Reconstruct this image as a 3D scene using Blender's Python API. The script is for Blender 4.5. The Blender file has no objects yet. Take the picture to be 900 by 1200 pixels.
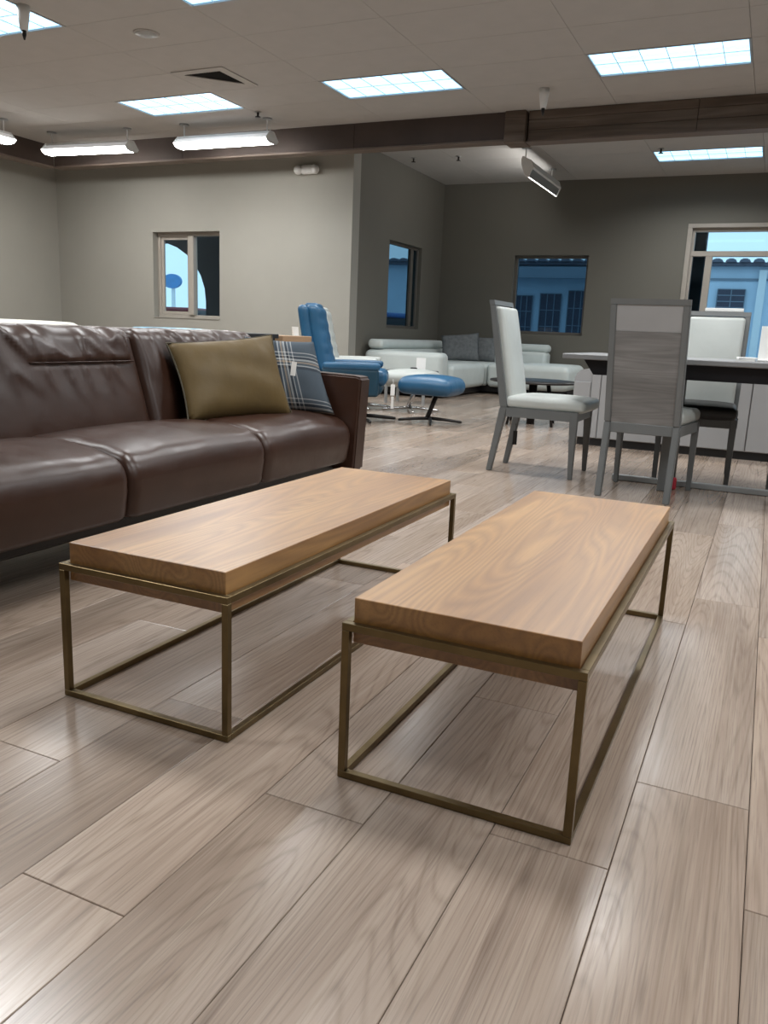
import bpy, bmesh, math, random
from mathutils import Vector, Matrix, noise as mnoise
random.seed(7)
PI = math.pi
sc = bpy.context.scene
C = sc.collection

# ------------------------------------------------------------------ camera, world, exposure
R_ = Vector((0.904, 0.426, 0.0413)); U_ = Vector((-0.128, 0.179, 0.9755))
F_ = Vector((-0.408, 0.887, -0.2167)).normalized()
R_ = (R_ - F_ * R_.dot(F_)).normalized(); U_ = R_.cross(F_)
cam = bpy.data.cameras.new('camera'); camo = bpy.data.objects.new('camera', cam); C.objects.link(camo)
cam.sensor_fit = 'VERTICAL'; cam.sensor_height = 24.0; cam.sensor_width = 18.0
cam.lens = 950.1 / 1200 * 24.0
cam.clip_start = 0.02; cam.clip_end = 300
m = Matrix((R_, U_, -F_)).transposed().to_4x4(); m.translation = (0, 0, 0.82)
camo.matrix_world = m
sc.camera = camo
sc.view_settings.view_transform = 'Standard'; sc.view_settings.look = 'None'
sc.view_settings.gamma = 1.0; sc.view_settings.use_curve_mapping = False
sc.view_settings.exposure = 0.0
w = bpy.data.worlds.new('dusk_sky'); sc.world = w; w.use_nodes = True
w.node_tree.nodes['Background'].inputs[0].default_value = (0.46, 0.74, 0.95, 1)
w.node_tree.nodes['Background'].inputs[1].default_value = 1.4
TROFFER_W = 39.0      # watts of every ceiling troffer
STRIP_E = 34.0        # emission of the hanging strip lamps

CEIL = 3.10

# ------------------------------------------------------------------ materials
MATS = {}
def nmat(name):
    m = bpy.data.materials.new(name); m.use_nodes = True
    nt = m.node_tree; b = nt.nodes['Principled BSDF']
    MATS[name] = m
    return m, nt, b
def L(nt, a, b): nt.links.new(a, b)
def node(nt, t, **kw):
    n = nt.nodes.new(t)
    for k, v in kw.items(): setattr(n, k, v)
    return n
def coord(nt, scale=(1, 1, 1), kind='Object'):
    tc = node(nt, 'ShaderNodeTexCoord'); mp = node(nt, 'ShaderNodeMapping')
    mp.inputs['Scale'].default_value = scale
    L(nt, tc.outputs[kind], mp.inputs['Vector'])
    return mp.outputs['Vector']
def noise(nt, vec, scale, detail=4, rough=0.55, dist=0.0):
    n = node(nt, 'ShaderNodeTexNoise'); n.inputs['Scale'].default_value = scale
    n.inputs['Detail'].default_value = detail; n.inputs['Roughness'].default_value = rough
    n.inputs['Distortion'].default_value = dist
    if vec is not None: L(nt, vec, n.inputs['Vector'])
    return n.outputs['Fac']
def ramp(nt, fac, stops, interp='LINEAR'):
    r = node(nt, 'ShaderNodeValToRGB'); cr = r.color_ramp; cr.interpolation = interp
    while len(cr.elements) < len(stops): cr.elements.new(0.5)
    for e, (p, c) in zip(cr.elements, stops):
        e.position = p; e.color = (c[0], c[1], c[2], 1) if not isinstance(c, (int, float)) else (c, c, c, 1)
    L(nt, fac, r.inputs['Fac'])
    return r.outputs['Color']
def mix(nt, fac, a, b, mode='MIX'):
    n = node(nt, 'ShaderNodeMix', data_type='RGBA', blend_type=mode)
    if isinstance(fac, (int, float)): n.inputs[0].default_value = fac
    else: L(nt, fac, n.inputs[0])
    for i, v in ((6, a), (7, b)):
        if isinstance(v, tuple): n.inputs[i].default_value = (*v[:3], 1)
        else: L(nt, v, n.inputs[i])
    return n.outputs[2]
def math_(nt, op, a, b=0.0, c=None):
    n = node(nt, 'ShaderNodeMath', operation=op)
    for i, v in enumerate((a, b) if c is None else (a, b, c)):
        if isinstance(v, (int, float)): n.inputs[i].default_value = v
        else: L(nt, v, n.inputs[i])
    return n.outputs[0]
def bump(nt, b, h, strength, dist=0.002):
    n = node(nt, 'ShaderNodeBump'); n.inputs['Strength'].default_value = strength
    n.inputs['Distance'].default_value = dist
    L(nt, h, n.inputs['Height']); L(nt, n.outputs['Normal'], b.inputs['Normal'])
def plain(name, col, rough=0.5, metal=0.0, var=0.08, scale=6.0, bmp=0.0, bscale=60.0, spec=0.5, coat=0.0):
    m, nt, b = nmat(name)
    v = coord(nt)
    f = noise(nt, v, scale)
    lo = tuple(c * (1 - var) for c in col); hi = tuple(min(1, c * (1 + var)) for c in col)
    L(nt, ramp(nt, f, [(0.3, lo), (0.7, hi)]), b.inputs['Base Color'])
    b.inputs['Roughness'].default_value = rough; b.inputs['Metallic'].default_value = metal
    b.inputs['Specular IOR Level'].default_value = spec
    if coat: b.inputs['Coat Weight'].default_value = coat; b.inputs['Coat Roughness'].default_value = 0.15
    if bmp: bump(nt, b, noise(nt, v, bscale, 5), bmp)
    return m
def emis(name, col, s):
    m, nt, b = nmat(name)
    b.inputs['Base Color'].default_value = (0.8, 0.8, 0.8, 1)
    v = coord(nt); f = noise(nt, v, 3.0)
    c = ramp(nt, f, [(0.0, tuple(x * 0.97 for x in col)), (1.0, col)])
    L(nt, c, b.inputs['Emission Color']); b.inputs['Emission Strength'].default_value = s
    return m
def glass(name, tint, refl=0.9):
    m, nt, b = nmat(name)
    nt.nodes.remove(b)
    out = nt.nodes['Material Output']
    tr = node(nt, 'ShaderNodeBsdfTransparent'); gl = node(nt, 'ShaderNodeBsdfGlossy')
    v = coord(nt); f = noise(nt, v, 2.0)
    L(nt, ramp(nt, f, [(0, tuple(x * 0.97 for x in tint)), (1, tint)]), tr.inputs['Color'])
    gl.inputs['Roughness'].default_value = 0.02; gl.inputs['Color'].default_value = (refl, refl, refl, 1)
    lw = node(nt, 'ShaderNodeLayerWeight'); lw.inputs['Blend'].default_value = 0.5
    fr = math_(nt, 'MULTIPLY_ADD', math_(nt, 'POWER', lw.outputs['Facing'], 5.0), 0.5, 0.025)
    mx = node(nt, 'ShaderNodeMixShader')
    L(nt, fr, mx.inputs[0]); L(nt, tr.outputs[0], mx.inputs[1]); L(nt, gl.outputs[0], mx.inputs[2])
    L(nt, mx.outputs[0], out.inputs['Surface'])
    return m

def floor_material():
    m, nt, b = nmat('oak_laminate')
    geo = node(nt, 'ShaderNodeNewGeometry')
    at = node(nt, 'ShaderNodeAttribute', attribute_name='plank')       # r,g,b random per plank
    sep = node(nt, 'ShaderNodeSeparateColor'); L(nt, at.outputs['Color'], sep.inputs[0])
    off = node(nt, 'ShaderNodeVectorMath', operation='MULTIPLY_ADD')
    L(nt, at.outputs['Vector'], off.inputs[0]); off.inputs[1].default_value = (37, 91, 53); L(nt, geo.outputs['Position'], off.inputs[2])
    def mp(s):
        n = node(nt, 'ShaderNodeMapping'); n.inputs['Scale'].default_value = s
        L(nt, off.outputs[0], n.inputs['Vector']); return n.outputs['Vector']
    # broad tone patches, cathedral figure, fine pores
    broad = noise(nt, mp((5.0, 0.9, 1)), 1.0, 3, 0.5, 0.6)
    fig = noise(nt, mp((4.6, 0.30, 1)), 1.0, 1, 0.4, 0.2)
    rings = math_(nt, 'FRACT', math_(nt, 'MULTIPLY', fig, 46.0))
    rings = math_(nt, 'ABSOLUTE', math_(nt, 'SUBTRACT', rings, 0.5))      # 0..0.5 triangle
    streak = noise(nt, mp((120, 1.4, 1)), 1.0, 3, 0.6, 0.1)
    pores = noise(nt, mp((260, 7.0, 1)), 1.0, 3, 0.6)
    dark = noise(nt, mp((16, 1.1, 1)), 1.0, 3, 0.55, 1.2)
    c = ramp(nt, broad, [(0.25, (0.245, 0.180, 0.138)), (0.5, (0.33, 0.255, 0.202)), (0.75, (0.41, 0.334, 0.28))])
    c = mix(nt, math_(nt, 'MULTIPLY', ramp(nt, rings, [(0.30, 0.0), (0.5, 1.0)]), 0.36), c, (0.150, 0.102, 0.070))
    c = mix(nt, math_(nt, 'MULTIPLY', ramp(nt, streak, [(0.45, 0.0), (0.68, 1.0)]), 0.38), c, (0.45, 0.375, 0.30))
    c = mix(nt, math_(nt, 'MULTIPLY', ramp(nt, pores, [(0.5, 0.0), (0.72, 1.0)]), 0.42), c, (0.13, 0.088, 0.062))
    c = mix(nt, math_(nt, 'MULTIPLY', ramp(nt, dark, [(0.62, 0.0), (0.74, 1.0)]), 0.55), c, (0.10, 0.062, 0.045))
    # per plank tone
    warm = mix(nt, sep.outputs[1], (1.02, 0.99, 0.95), (0.98, 1.0, 1.02))
    c = mix(nt, 1.0, c, warm, 'MULTIPLY')
    val = math_(nt, 'MULTIPLY_ADD', sep.outputs[0], 0.34, 0.86)
    hv = node(nt, 'ShaderNodeHueSaturation'); hv.inputs['Saturation'].default_value = 0.92
    L(nt, val, hv.inputs['Value']); L(nt, c, hv.inputs['Color'])
    L(nt, hv.outputs[0], b.inputs['Base Color'])
    rg = ramp(nt, pores, [(0.3, 0.17), (0.8, 0.27)])
    L(nt, rg, b.inputs['Roughness'])
    b.inputs['Specular IOR Level'].default_value = 0.55
    bump(nt, b, pores, 0.10, 0.0006)
    return m
def wood(name, cols, along, scale=1.0, rough=0.35, spec=0.5, ringn=9.0, ringcol=None, coat=0.0, lines=0.5):
    m, nt, b = nmat(name)
    oi = node(nt, 'ShaderNodeObjectInfo')
    tc = node(nt, 'ShaderNodeTexCoord')
    ad = node(nt, 'ShaderNodeVectorMath', operation='ADD'); L(nt, tc.outputs['Object'], ad.inputs[0])
    sc_ = node(nt, 'ShaderNodeVectorMath', operation='SCALE'); sc_.inputs['Scale'].default_value = 1.0
    L(nt, oi.outputs['Location'], sc_.inputs[0]); L(nt, sc_.outputs[0], ad.inputs[1])
    def mp(a, c):
        n = node(nt, 'ShaderNodeMapping')
        s = [c * scale] * 3; s[along] = a * scale
        n.inputs['Scale'].default_value = s; L(nt, ad.outputs[0], n.inputs['Vector']); return n.outputs['Vector']
    broad = noise(nt, mp(0.7, 7.0), 1, 3, 0.5, 0.2)
    fig = noise(nt, mp(0.40, 5.0), 1, 2, 0.42, 0.15)
    rings = math_(nt, 'ABSOLUTE', math_(nt, 'SUBTRACT', math_(nt, 'FRACT', math_(nt, 'MULTIPLY', fig, ringn)), 0.5))
    fine = noise(nt, mp(5, 180), 1, 3, 0.6)
    c = ramp(nt, broad, [(0.3, cols[0]), (0.5, cols[1]), (0.72, cols[2])])
    c = mix(nt, math_(nt, 'MULTIPLY', rings, lines), c, ringcol or tuple(x * 0.5 for x in cols[0]))
    c = mix(nt, math_(nt, 'MULTIPLY', ramp(nt, fine, [(0.5, 0.0), (0.75, 1.0)]), 0.4), c, tuple(x * 0.6 for x in cols[0]))
    L(nt, c, b.inputs['Base Color'])
    b.inputs['Roughness'].default_value = rough; b.inputs['Specular IOR Level'].default_value = spec
    if coat: b.inputs['Coat Weight'].default_value = coat; b.inputs['Coat Roughness'].default_value = 0.36
    bump(nt, b, fine, 0.08, 0.0006)
    return m
def leather(name, col, rough=0.36, var=0.2, wr=0.25, spec=0.5):
    m, nt, b = nmat(name)
    v = coord(nt)
    f = noise(nt, v, 5.0, 5)
    L(nt, ramp(nt, f, [(0.3, tuple(c * (1 - var) for c in col)), (0.7, tuple(min(1, c * (1 + var)) for c in col))]), b.inputs['Base Color'])
    L(nt, ramp(nt, noise(nt, v, 14, 4), [(0.3, rough * 0.85), (0.7, rough * 1.2)]), b.inputs['Roughness'])
    b.inputs['Specular IOR Level'].default_value = spec
    vo = node(nt, 'ShaderNodeTexVoronoi'); vo.inputs['Scale'].default_value = 260; L(nt, v, vo.inputs['Vector'])
    h = math_(nt, 'ADD', math_(nt, 'MULTIPLY', vo.outputs['Distance'], 0.05), math_(nt, 'MULTIPLY', noise(nt, v, 11, 5, 0.6, 0.8), 1.0))
    bump(nt, b, h, wr, 0.01)
    return m
def plaid_material():
    m, nt, b = nmat('plaid_wool')
    uv = node(nt, 'ShaderNodeUVMap'); sp = node(nt, 'ShaderNodeSeparateXYZ'); L(nt, uv.outputs[0], sp.inputs[0])
    base = (0.075, 0.095, 0.115); lt = (0.55, 0.56, 0.55); dk = (0.022, 0.026, 0.034); tan = (0.42, 0.33, 0.24)
    def bands(ax):
        f = math_(nt, 'FRACT', math_(nt, 'ADD', math_(nt, 'MULTIPLY', sp.outputs[ax], 1.55), -0.35 if ax == 0 else 0.45))
        return ramp(nt, f, [(0, base), (0.30, dk), (0.36, lt), (0.39, base), (0.43, tan), (0.47, base), (0.49, lt), (0.53, dk),
                            (0.58, lt), (0.60, base), (0.66, lt), (0.68, base)], 'CONSTANT')
    c = mix(nt, 0.5, bands(0), bands(1))
    v = coord(nt)
    fz = noise(nt, v, 320, 3)
    c = mix(nt, math_(nt, 'MULTIPLY', fz, 0.35), c, (0.03, 0.035, 0.045))
    L(nt, c, b.inputs['Base Color']); b.inputs['Roughness'].default_value = 0.95
    b.inputs['Specular IOR Level'].default_value = 0.15
    bump(nt, b, fz, 0.3, 0.001)
def troffer_material():
    m, nt, b = nmat('troffer_lens')
    tc = node(nt, 'ShaderNodeTexCoord'); sp = node(nt, 'ShaderNodeSeparateXYZ'); L(nt, tc.outputs['Object'], sp.inputs[0])
    # three tubes behind the prismatic lens
    s = math_(nt, 'COSINE', math_(nt, 'MULTIPLY', sp.outputs[1], 2 * PI / 0.19))
    g = noise(nt, coord(nt, (60, 60, 60)), 1.0, 2)
    f = math_(nt, 'ADD', math_(nt, 'MULTIPLY', s, 0.18), math_(nt, 'MULTIPLY', g, 0.5))
    c = ramp(nt, f, [(0.0, (0.24, 0.50, 0.74)), (0.5, (0.33, 0.66, 0.95))])
    b.inputs['Base Color'].default_value = (0.8, 0.85, 0.9, 1)
    L(nt, c, b.inputs['Emission Color']); b.inputs['Emission Strength'].default_value = 2.6

floor_material()
plaid_material(); troffer_material()
wood('table_wood', [(0.235, 0.102, 0.024), (0.345, 0.168, 0.048), (0.47, 0.26, 0.092)], 1, 1.0, 0.42, 0.8, 32, (0.11, 0.04, 0.010), 0.65, 0.8)
wood('beam_wood', [(0.10, 0.074, 0.056), (0.145, 0.11, 0.085), (0.19, 0.15, 0.12)], 0, 1.0, 0.7, 0.3, 9, (0.02, 0.015, 0.012), 0, 0.6)
wood('grey_wood', [(0.15, 0.145, 0.14), (0.19, 0.185, 0.18), (0.24, 0.235, 0.23)], 1, 1.6, 0.45, 0.4, 14, (0.09, 0.088, 0.085), 0, 0.7)
wood('oak', [(0.30, 0.19, 0.10), (0.36, 0.23, 0.13), (0.42, 0.28, 0.17)], 1, 1.0, 0.5)
plain('brass', (0.17, 0.125, 0.06), 0.34, 0.85, 0.25, 9, 0.05, 40)
plain('beam_paint', (0.06, 0.042, 0.034), 0.65, 0, 0.15, 3)
plain('beam_trim', (0.14, 0.105, 0.082), 0.6, 0, 0.12, 3)
plain('wall_paint', (0.31, 0.302, 0.268), 0.75, 0, 0.03, 1.5, 0.06, 180)
plain('wall_paint_shaded', (0.135, 0.129, 0.108), 0.75, 0, 0.03, 1.5, 0.06, 180)  # side and far walls: their dimmer light is put into the colour
plain('tile_white', (0.42, 0.405, 0.385), 0.9, 0, 0.03, 4, 0.15, 240, 0.2)
plain('ceiling_void', (0.10, 0.095, 0.09), 0.9)
plain('subfloor', (0.055, 0.04, 0.03), 0.9)
plain('metal_white', (0.72, 0.73, 0.72), 0.4, 0, 0.03)
plain('metal_grey', (0.33, 0.34, 0.34), 0.4, 0.3, 0.05)
plain('metal_dark', (0.03, 0.028, 0.027), 0.35, 0.6, 0.1)
plain('chrome', (0.62, 0.63, 0.64), 0.18, 1.0, 0.03)
plain('vent_shade', (0.012, 0.011, 0.010), 0.95, 0, 0.1, spec=0.02)
plain('black', (0.012, 0.012, 0.013), 0.45, 0, 0.2)
plain('black_gloss', (0.010, 0.010, 0.012), 0.5, 0, 0.1, spec=0.15)
plain('window_frame_paint', (0.34, 0.31, 0.27), 0.5, 0, 0.05)
plain('window_frame_bronze', (0.13, 0.12, 0.105), 0.45, 0.2, 0.08)
plain('chair_lacquer', (0.135, 0.142, 0.142), 0.42, 0, 0.05)
plain('pale_panel', (0.30, 0.30, 0.30), 0.4, 0, 0.03)
plain('cabinet_lacquer', (0.31, 0.31, 0.312), 0.3, 0, 0.02)
plain('table_stone', (0.20, 0.205, 0.21), 0.4, 0, 0.06, 8)
plain('paper', (0.82, 0.82, 0.80), 0.7, 0, 0.02)
plain('red_plastic', (0.45, 0.03, 0.05), 0.4)
plain('gold', (0.5, 0.36, 0.14), 0.35, 0.7, 0.1)
leather('brown_leather', (0.037, 0.0155, 0.0092), 0.35, 0.15, 0.07, 0.55)
leather('olive_leather', (0.102, 0.068, 0.025), 0.6, 0.12, 0.18, 0.22)
leather('olive_piping', (0.05, 0.04, 0.022), 0.6, 0.1, 0.1, 0.3)
leather('white_leather', (0.46, 0.485, 0.465), 0.42, 0.05, 0.10, 0.4)
leather('sofa_white_leather', (0.56, 0.615, 0.60), 0.45, 0.04, 0.10, 0.4)
leather('cream_leather', (0.62, 0.60, 0.52), 0.45, 0.05, 0.12, 0.4)
leather('blue_leather', (0.021, 0.098, 0.195), 0.38, 0.12, 0.22, 0.45)
leather('teal_leather', (0.010, 0.045, 0.075), 0.45, 0.1, 0.2, 0.4)
leather('sky_leather', (0.14, 0.42, 0.58), 0.42, 0.08, 0.15, 0.4)
plain('grey_velvet', (0.14, 0.15, 0.155), 0.85, 0, 0.2, 20, 0.2, 300, 0.2)
plain('upholstery_dark', (0.028, 0.027, 0.027), 0.5, 0, 0.15)
emis('reflector_glow', (0.80, 0.81, 0.82), 0.30)
emis('strip_lens_dim', (1.0, 0.98, 0.95), 9.0)
emis('strip_lens', (1.0, 0.98, 0.95), STRIP_E)
glass('clear_glass', (0.93, 0.97, 0.98))
glass('tinted_glass', (0.50, 0.58, 0.62), 0.7)
plain('stucco_blue', (0.56, 0.68, 0.80), 0.9, 0, 0.04, 2, 0.2, 60)
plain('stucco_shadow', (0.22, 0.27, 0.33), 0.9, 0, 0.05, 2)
plain('roof_clay', (0.12, 0.13, 0.17), 0.8, 0, 0.2, 5)
plain('shutter_dark', (0.055, 0.055, 0.085), 0.5, 0, 0.1)
plain('asphalt', (0.38, 0.42, 0.45), 0.9, 0, 0.1, 3)
plain('porch_dark', (0.035, 0.037, 0.042), 0.8, 0, 0.15, 3)
plain('sign_blue', (0.05, 0.25, 0.55), 0.4, 0, 0.1)
plain('car_red', (0.16, 0.012, 0.02), 0.3, 0, 0.1)
plain('car_white', (0.75, 0.8, 0.83), 0.3, 0, 0.03)
plain('car_blue', (0.06, 0.16, 0.4), 0.3, 0, 0.1)
plain('tyre', (0.015, 0.015, 0.016), 0.8)

# ------------------------------------------------------------------ mesh helpers
def obj(name, bm, mat, parent=None, smooth=False, angle=None):
    me = bpy.data.meshes.new(name); bm.normal_update(); bm.to_mesh(me); bm.free()
    return mobj(name, me, mat, parent, smooth)
def mobj(name, me, mat, parent=None, smooth=False):
    me.materials.clear(); me.materials.append(MATS[mat])
    if smooth: me.shade_smooth()
    o = bpy.data.objects.new(name, me); C.objects.link(o)
    if parent is not None: o.parent = parent
    return o
def tag(o, label, cat, group=None):
    o['label'] = label; o['category'] = cat
    if group: o['group'] = group
    return o
def thing(name, label, cat, loc=(0, 0, 0), rz=0.0, group=None):
    o = bpy.data.objects.new(name, None); C.objects.link(o)
    o.location = loc; o.rotation_euler = (0, 0, rz); o.empty_display_size = 0.1
    return tag(o, label, cat, group)
def struct(name, bm, mat, parent=None):
    o = obj(name, bm, mat, parent); o['kind'] = 'structure'; return o
def dup(root, loc, rz, label, group=None):
    def cp(o, par):
        c = o.copy(); C.objects.link(c); c.parent = par
        for ch in o.children: cp(ch, c)
        return c
    r = cp(root, None); r.location = loc; r.rotation_euler = (0, 0, rz); r['label'] = label
    if group: r['group'] = group
    return r
def B(*boxes, bevel=0.0, seg=1):
    """boxes: (x0,x1,y0,y1,z0,z1)"""
    bm = bmesh.new()
    for b in boxes: addbox(bm, b, bevel, seg)
    return bm
def addbox(bm, b, bevel=0.0, seg=1):
    x0, x1, y0, y1, z0, z1 = b
    vs = [bm.verts.new((x, y, z)) for x in (x0, x1) for y in (y0, y1) for z in (z0, z1)]
    fs = [(0, 1, 3, 2), (4, 6, 7, 5), (0, 4, 5, 1), (2, 3, 7, 6), (0, 2, 6, 4), (1, 5, 7, 3)]
    faces = [bm.faces.new([vs[i] for i in f]) for f in fs]
    if bevel:
        es = list({e for f in faces for e in f.edges})
        bmesh.ops.bevel(bm, geom=es, offset=bevel, segments=seg, affect='EDGES', profile=0.5)
def prism(bm, poly, axis, a, b):
    """extrude 2-D polygon along axis; poly gives the other two coords in order"""
    def P(u, v, t):
        return {0: (t, u, v), 1: (u, t, v), 2: (u, v, t)}[axis]
    A = [bm.verts.new(P(u, v, a)) for u, v in poly]; Bv = [bm.verts.new(P(u, v, b)) for u, v in poly]
    n = len(poly)
    bm.faces.new(A); bm.faces.new(Bv[::-1])
    for i in range(n): bm.faces.new((A[i], Bv[i], Bv[(i + 1) % n], A[(i + 1) % n]))
    bmesh.ops.recalc_face_normals(bm, faces=bm.faces[:])
def tube(bm, pts, r, n=8, closed=False):
    pts = [Vector(p) for p in pts]; rings = []
    rs = r if isinstance(r, (list, tuple)) else [r] * len(pts)
    N = len(pts)
    for i, p in enumerate(pts):
        if closed: t = pts[(i + 1) % N] - pts[i - 1]
        else: t = (pts[min(i + 1, N - 1)] - pts[max(i - 1, 0)])
        t.normalize()
        up = Vector((0, 0, 1)) if abs(t.z) < 0.9 else Vector((1, 0, 0))
        s = t.cross(up).normalized(); u = s.cross(t)
        rings.append([bm.verts.new(p + (s * math.cos(2 * PI * k / n) + u * math.sin(2 * PI * k / n)) * rs[i]) for k in range(n)])
    M = N if closed else N - 1
    for i in range(M):
        a, b = rings[i], rings[(i + 1) % N]
        for k in range(n): bm.faces.new((a[k], a[(k + 1) % n], b[(k + 1) % n], b[k]))
    if not closed: bm.faces.new(rings[0][::-1]); bm.faces.new(rings[-1])
    bmesh.ops.recalc_face_normals(bm, faces=bm.faces[:])
def lathe(bm, prof, n=24, c=(0, 0, 0)):
    rings = []
    for r, z in prof:
        rings.append([bm.verts.new((c[0] + r * math.cos(2 * PI * k / n), c[1] + r * math.sin(2 * PI * k / n), c[2] + z)) for k in range(n)])
    for i in range(len(prof) - 1):
        for k in range(n): bm.faces.new((rings[i][k], rings[i][(k + 1) % n], rings[i + 1][(k + 1) % n], rings[i + 1][k]))
    bm.faces.new(rings[0][::-1]); bm.faces.new(rings[-1])
    bmesh.ops.recalc_face_normals(bm, faces=bm.faces[:])
def softbox(name, mn, mx, r, mat, parent, puff=(0, 0, 0), fn=None, cell=0.06, rs=4):
    c = [(a + b) / 2 for a, b in zip(mn, mx)]; h = [(b - a) / 2 for a, b in zip(mn, mx)]
    r = min(r, *[x * 0.98 for x in h])
    def axis(hh):
        inn = hh - r
        e = [-hh + r * k / rs for k in range(rs)]
        n = max(2, int(2 * inn / cell)); mid = [-inn + 2 * inn * k / n for k in range(n + 1)]
        return e + mid + [-x for x in e[::-1]]
    ax = [axis(x) for x in h]; N = [len(a) - 1 for a in ax]
    verts = []; idx = {}; faces = []
    def V(i, j, k):
        key = (i, j, k)
        if key not in idx:
            q = Vector((ax[0][i], ax[1][j], ax[2][k]))
            inn = Vector([max(-(h[t] - r), min(h[t] - r, q[t])) for t in range(3)])
            d = q - inn
            if d.length > 1e-9: q = inn + d.normalized() * r
            u = [q[t] / h[t] for t in range(3)]
            for t in range(3):
                if puff[t]:
                    o1, o2 = [x for x in range(3) if x != t]
                    q[t] += puff[t] * u[t] * (1 - u[o1] ** 4) * (1 - u[o2] ** 4)
            p = q + Vector(c)
            if fn: p = Vector(fn(p.x, p.y, p.z))
            idx[key] = len(verts); verts.append(p)
        return idx[key]
    for t in range(3):
        o1, o2 = [x for x in range(3) if x != t]
        for side in (0, N[t]):
            for i in range(N[o1]):
                for j in range(N[o2]):
                    q = []
                    for di, dj in ((0, 0), (1, 0), (1, 1), (0, 1)):
                        k = [0, 0, 0]; k[t] = side; k[o1] = i + di; k[o2] = j + dj
                        q.append(V(*k))
                    flip = (side == 0) ^ (t == 1)
                    faces.append(q[::-1] if flip else q)
    me = bpy.data.meshes.new(name); me.from_pydata(verts, [], faces)
    return mobj(name, me, mat, parent, True)
def pillow(name, BL, BR, TR, TL, T, mat, parent, N=22, pinch=0.05, wr=0.0, seed=1):
    BL, BR, TR, TL = map(Vector, (BL, BR, TR, TL))
    nrm = ((BR - BL).cross(TL - BL)).normalized()
    verts = []; faces = []; uvs = []; idx = {}
    rnd = random.Random(seed); ph = [rnd.uniform(0, 6) for _ in range(6)]
    for s in (1, -1):
        for i in range(N + 1):
            for j in range(N + 1):
                edge = i in (0, N) or j in (0, N)
                if s == -1 and edge: idx[(s, i, j)] = idx[(1, i, j)]; continue
                u = -1 + 2 * i / N; v = -1 + 2 * j / N
                uu = u * (1 - pinch * (1 - v * v)); vv = v * (1 - pinch * (1 - u * u))
                a = (uu + 1) / 2; b = (vv + 1) / 2
                p = BL * (1 - a) * (1 - b) + BR * a * (1 - b) + TR * a * b + TL * (1 - a) * b
                t = T * 0.5 * ((1 - u ** 4) * (1 - v ** 4)) ** 0.55 * (0.75 + 0.25 * (1 - u * u) * (1 - v * v))
                t += wr * math.sin(7 * u + 3 * v + ph[0]) * math.sin(5 * v - 4 * u + ph[1]) * (1 - u ** 4) * (1 - v ** 4)
                idx[(s, i, j)] = len(verts); verts.append(p + nrm * t * s); uvs.append(((u + 1) / 2, (v + 1) / 2))
        for i in range(N):
            for j in range(N):
                q = [idx[(s, i, j)], idx[(s, i + 1, j)], idx[(s, i + 1, j + 1)], idx[(s, i, j + 1)]]
                faces.append(q if s == 1 else q[::-1])
    me = bpy.data.meshes.new(name); me.from_pydata(verts, [], faces)
    ul = me.uv_layers.new(name='UVMap')
    for l in me.loops: ul.data[l.index].uv = uvs[l.vertex_index]
    o = mobj(name, me, mat, parent, True)
    ring = [idx[(1, i, 0)] for i in range(N)] + [idx[(1, N, j)] for j in range(N)] + [idx[(1, i, N)] for i in range(N, 0, -1)] + [idx[(1, 0, j)] for j in range(N, 0, -1)]
    return o, [verts[k] for k in ring]

# ------------------------------------------------------------------ the setting: floor of planks
XW0, XW1, YW0, YB, YF = -9.93, 6.5, -5.5, 9.466, 12.558     # left wall, right wall, wall behind, back-left wall, far wall
XS = -4.961                                                 # side wall
flo = struct('floor', B((XW0, XW1, YW0, YF, -0.06, -0.011)), 'subfloor')
flo['label'] = 'wide grey-brown oak laminate plank floor'
PW, PL, X0 = 0.1985, 1.29, -0.130
ends = {0: 1.491, -1: 1.195, -2: 1.69, -3: 1.115, -4: 0.757, -5: 1.331, -6: 1.018}
planks = []
k0 = int(math.floor((XW0 - X0) / PW)); k1 = int(math.ceil((XW1 - X0) / PW))
rr = random.Random(3)
for k in range(k0, k1):
    e = ends.get(k, rr.uniform(0, PL))
    j = math.floor((YW0 - e) / PL)
    while e + j * PL < YF:
        a = max(YW0, e + j * PL); b = min(YF, e + (j + 1) * PL); j += 1
        xa = max(XW0, X0 + k * PW); xb = min(XW1, X0 + (k + 1) * PW)
        if b - a < 0.02 or xb - xa < 0.02: continue
        if xa < XS and a > YB - 0.05 and xb < XS: continue
        # rough size in view, to choose the planks that become objects
        cx, cy = (xa + xb) / 2, (a + b) / 2
        best = 0
        for yy in (a, cy, b):
            d = Vector((cx, yy, -0.82)); z = d.dot(F_)
            if z > 0.3:
                px = d.dot(R_) / z * 950; py = d.dot(U_) / z * 950
                if abs(px) < 520 and abs(py) < 680: best = max(best, 1 / z)
        planks.append((best, xa, xb, a, b))
def plank_geo(xa, xb, a, b):
    g, v = 0.0006, 0.0011
    x0, x1, y0, y1 = xa + g, xb - g, a + g, b - g
    V = [(x0, y0, -0.011), (x1, y0, -0.011), (x1, y1, -0.011), (x0, y1, -0.011),
         (x0, y0, -v), (x1, y0, -v), (x1, y1, -v), (x0, y1, -v),
         (x0 + v, y0 + v, 0), (x1 - v, y0 + v, 0), (x1 - v, y1 - v, 0), (x0 + v, y1 - v, 0)]
    Fc = [(8, 9, 10, 11)]
    for i in range(4):
        n = (i + 1) % 4
        Fc += [(i, n, 4 + n, 4 + i), (4 + i, 4 + n, 8 + n, 8 + i)]
    return V, Fc
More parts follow.
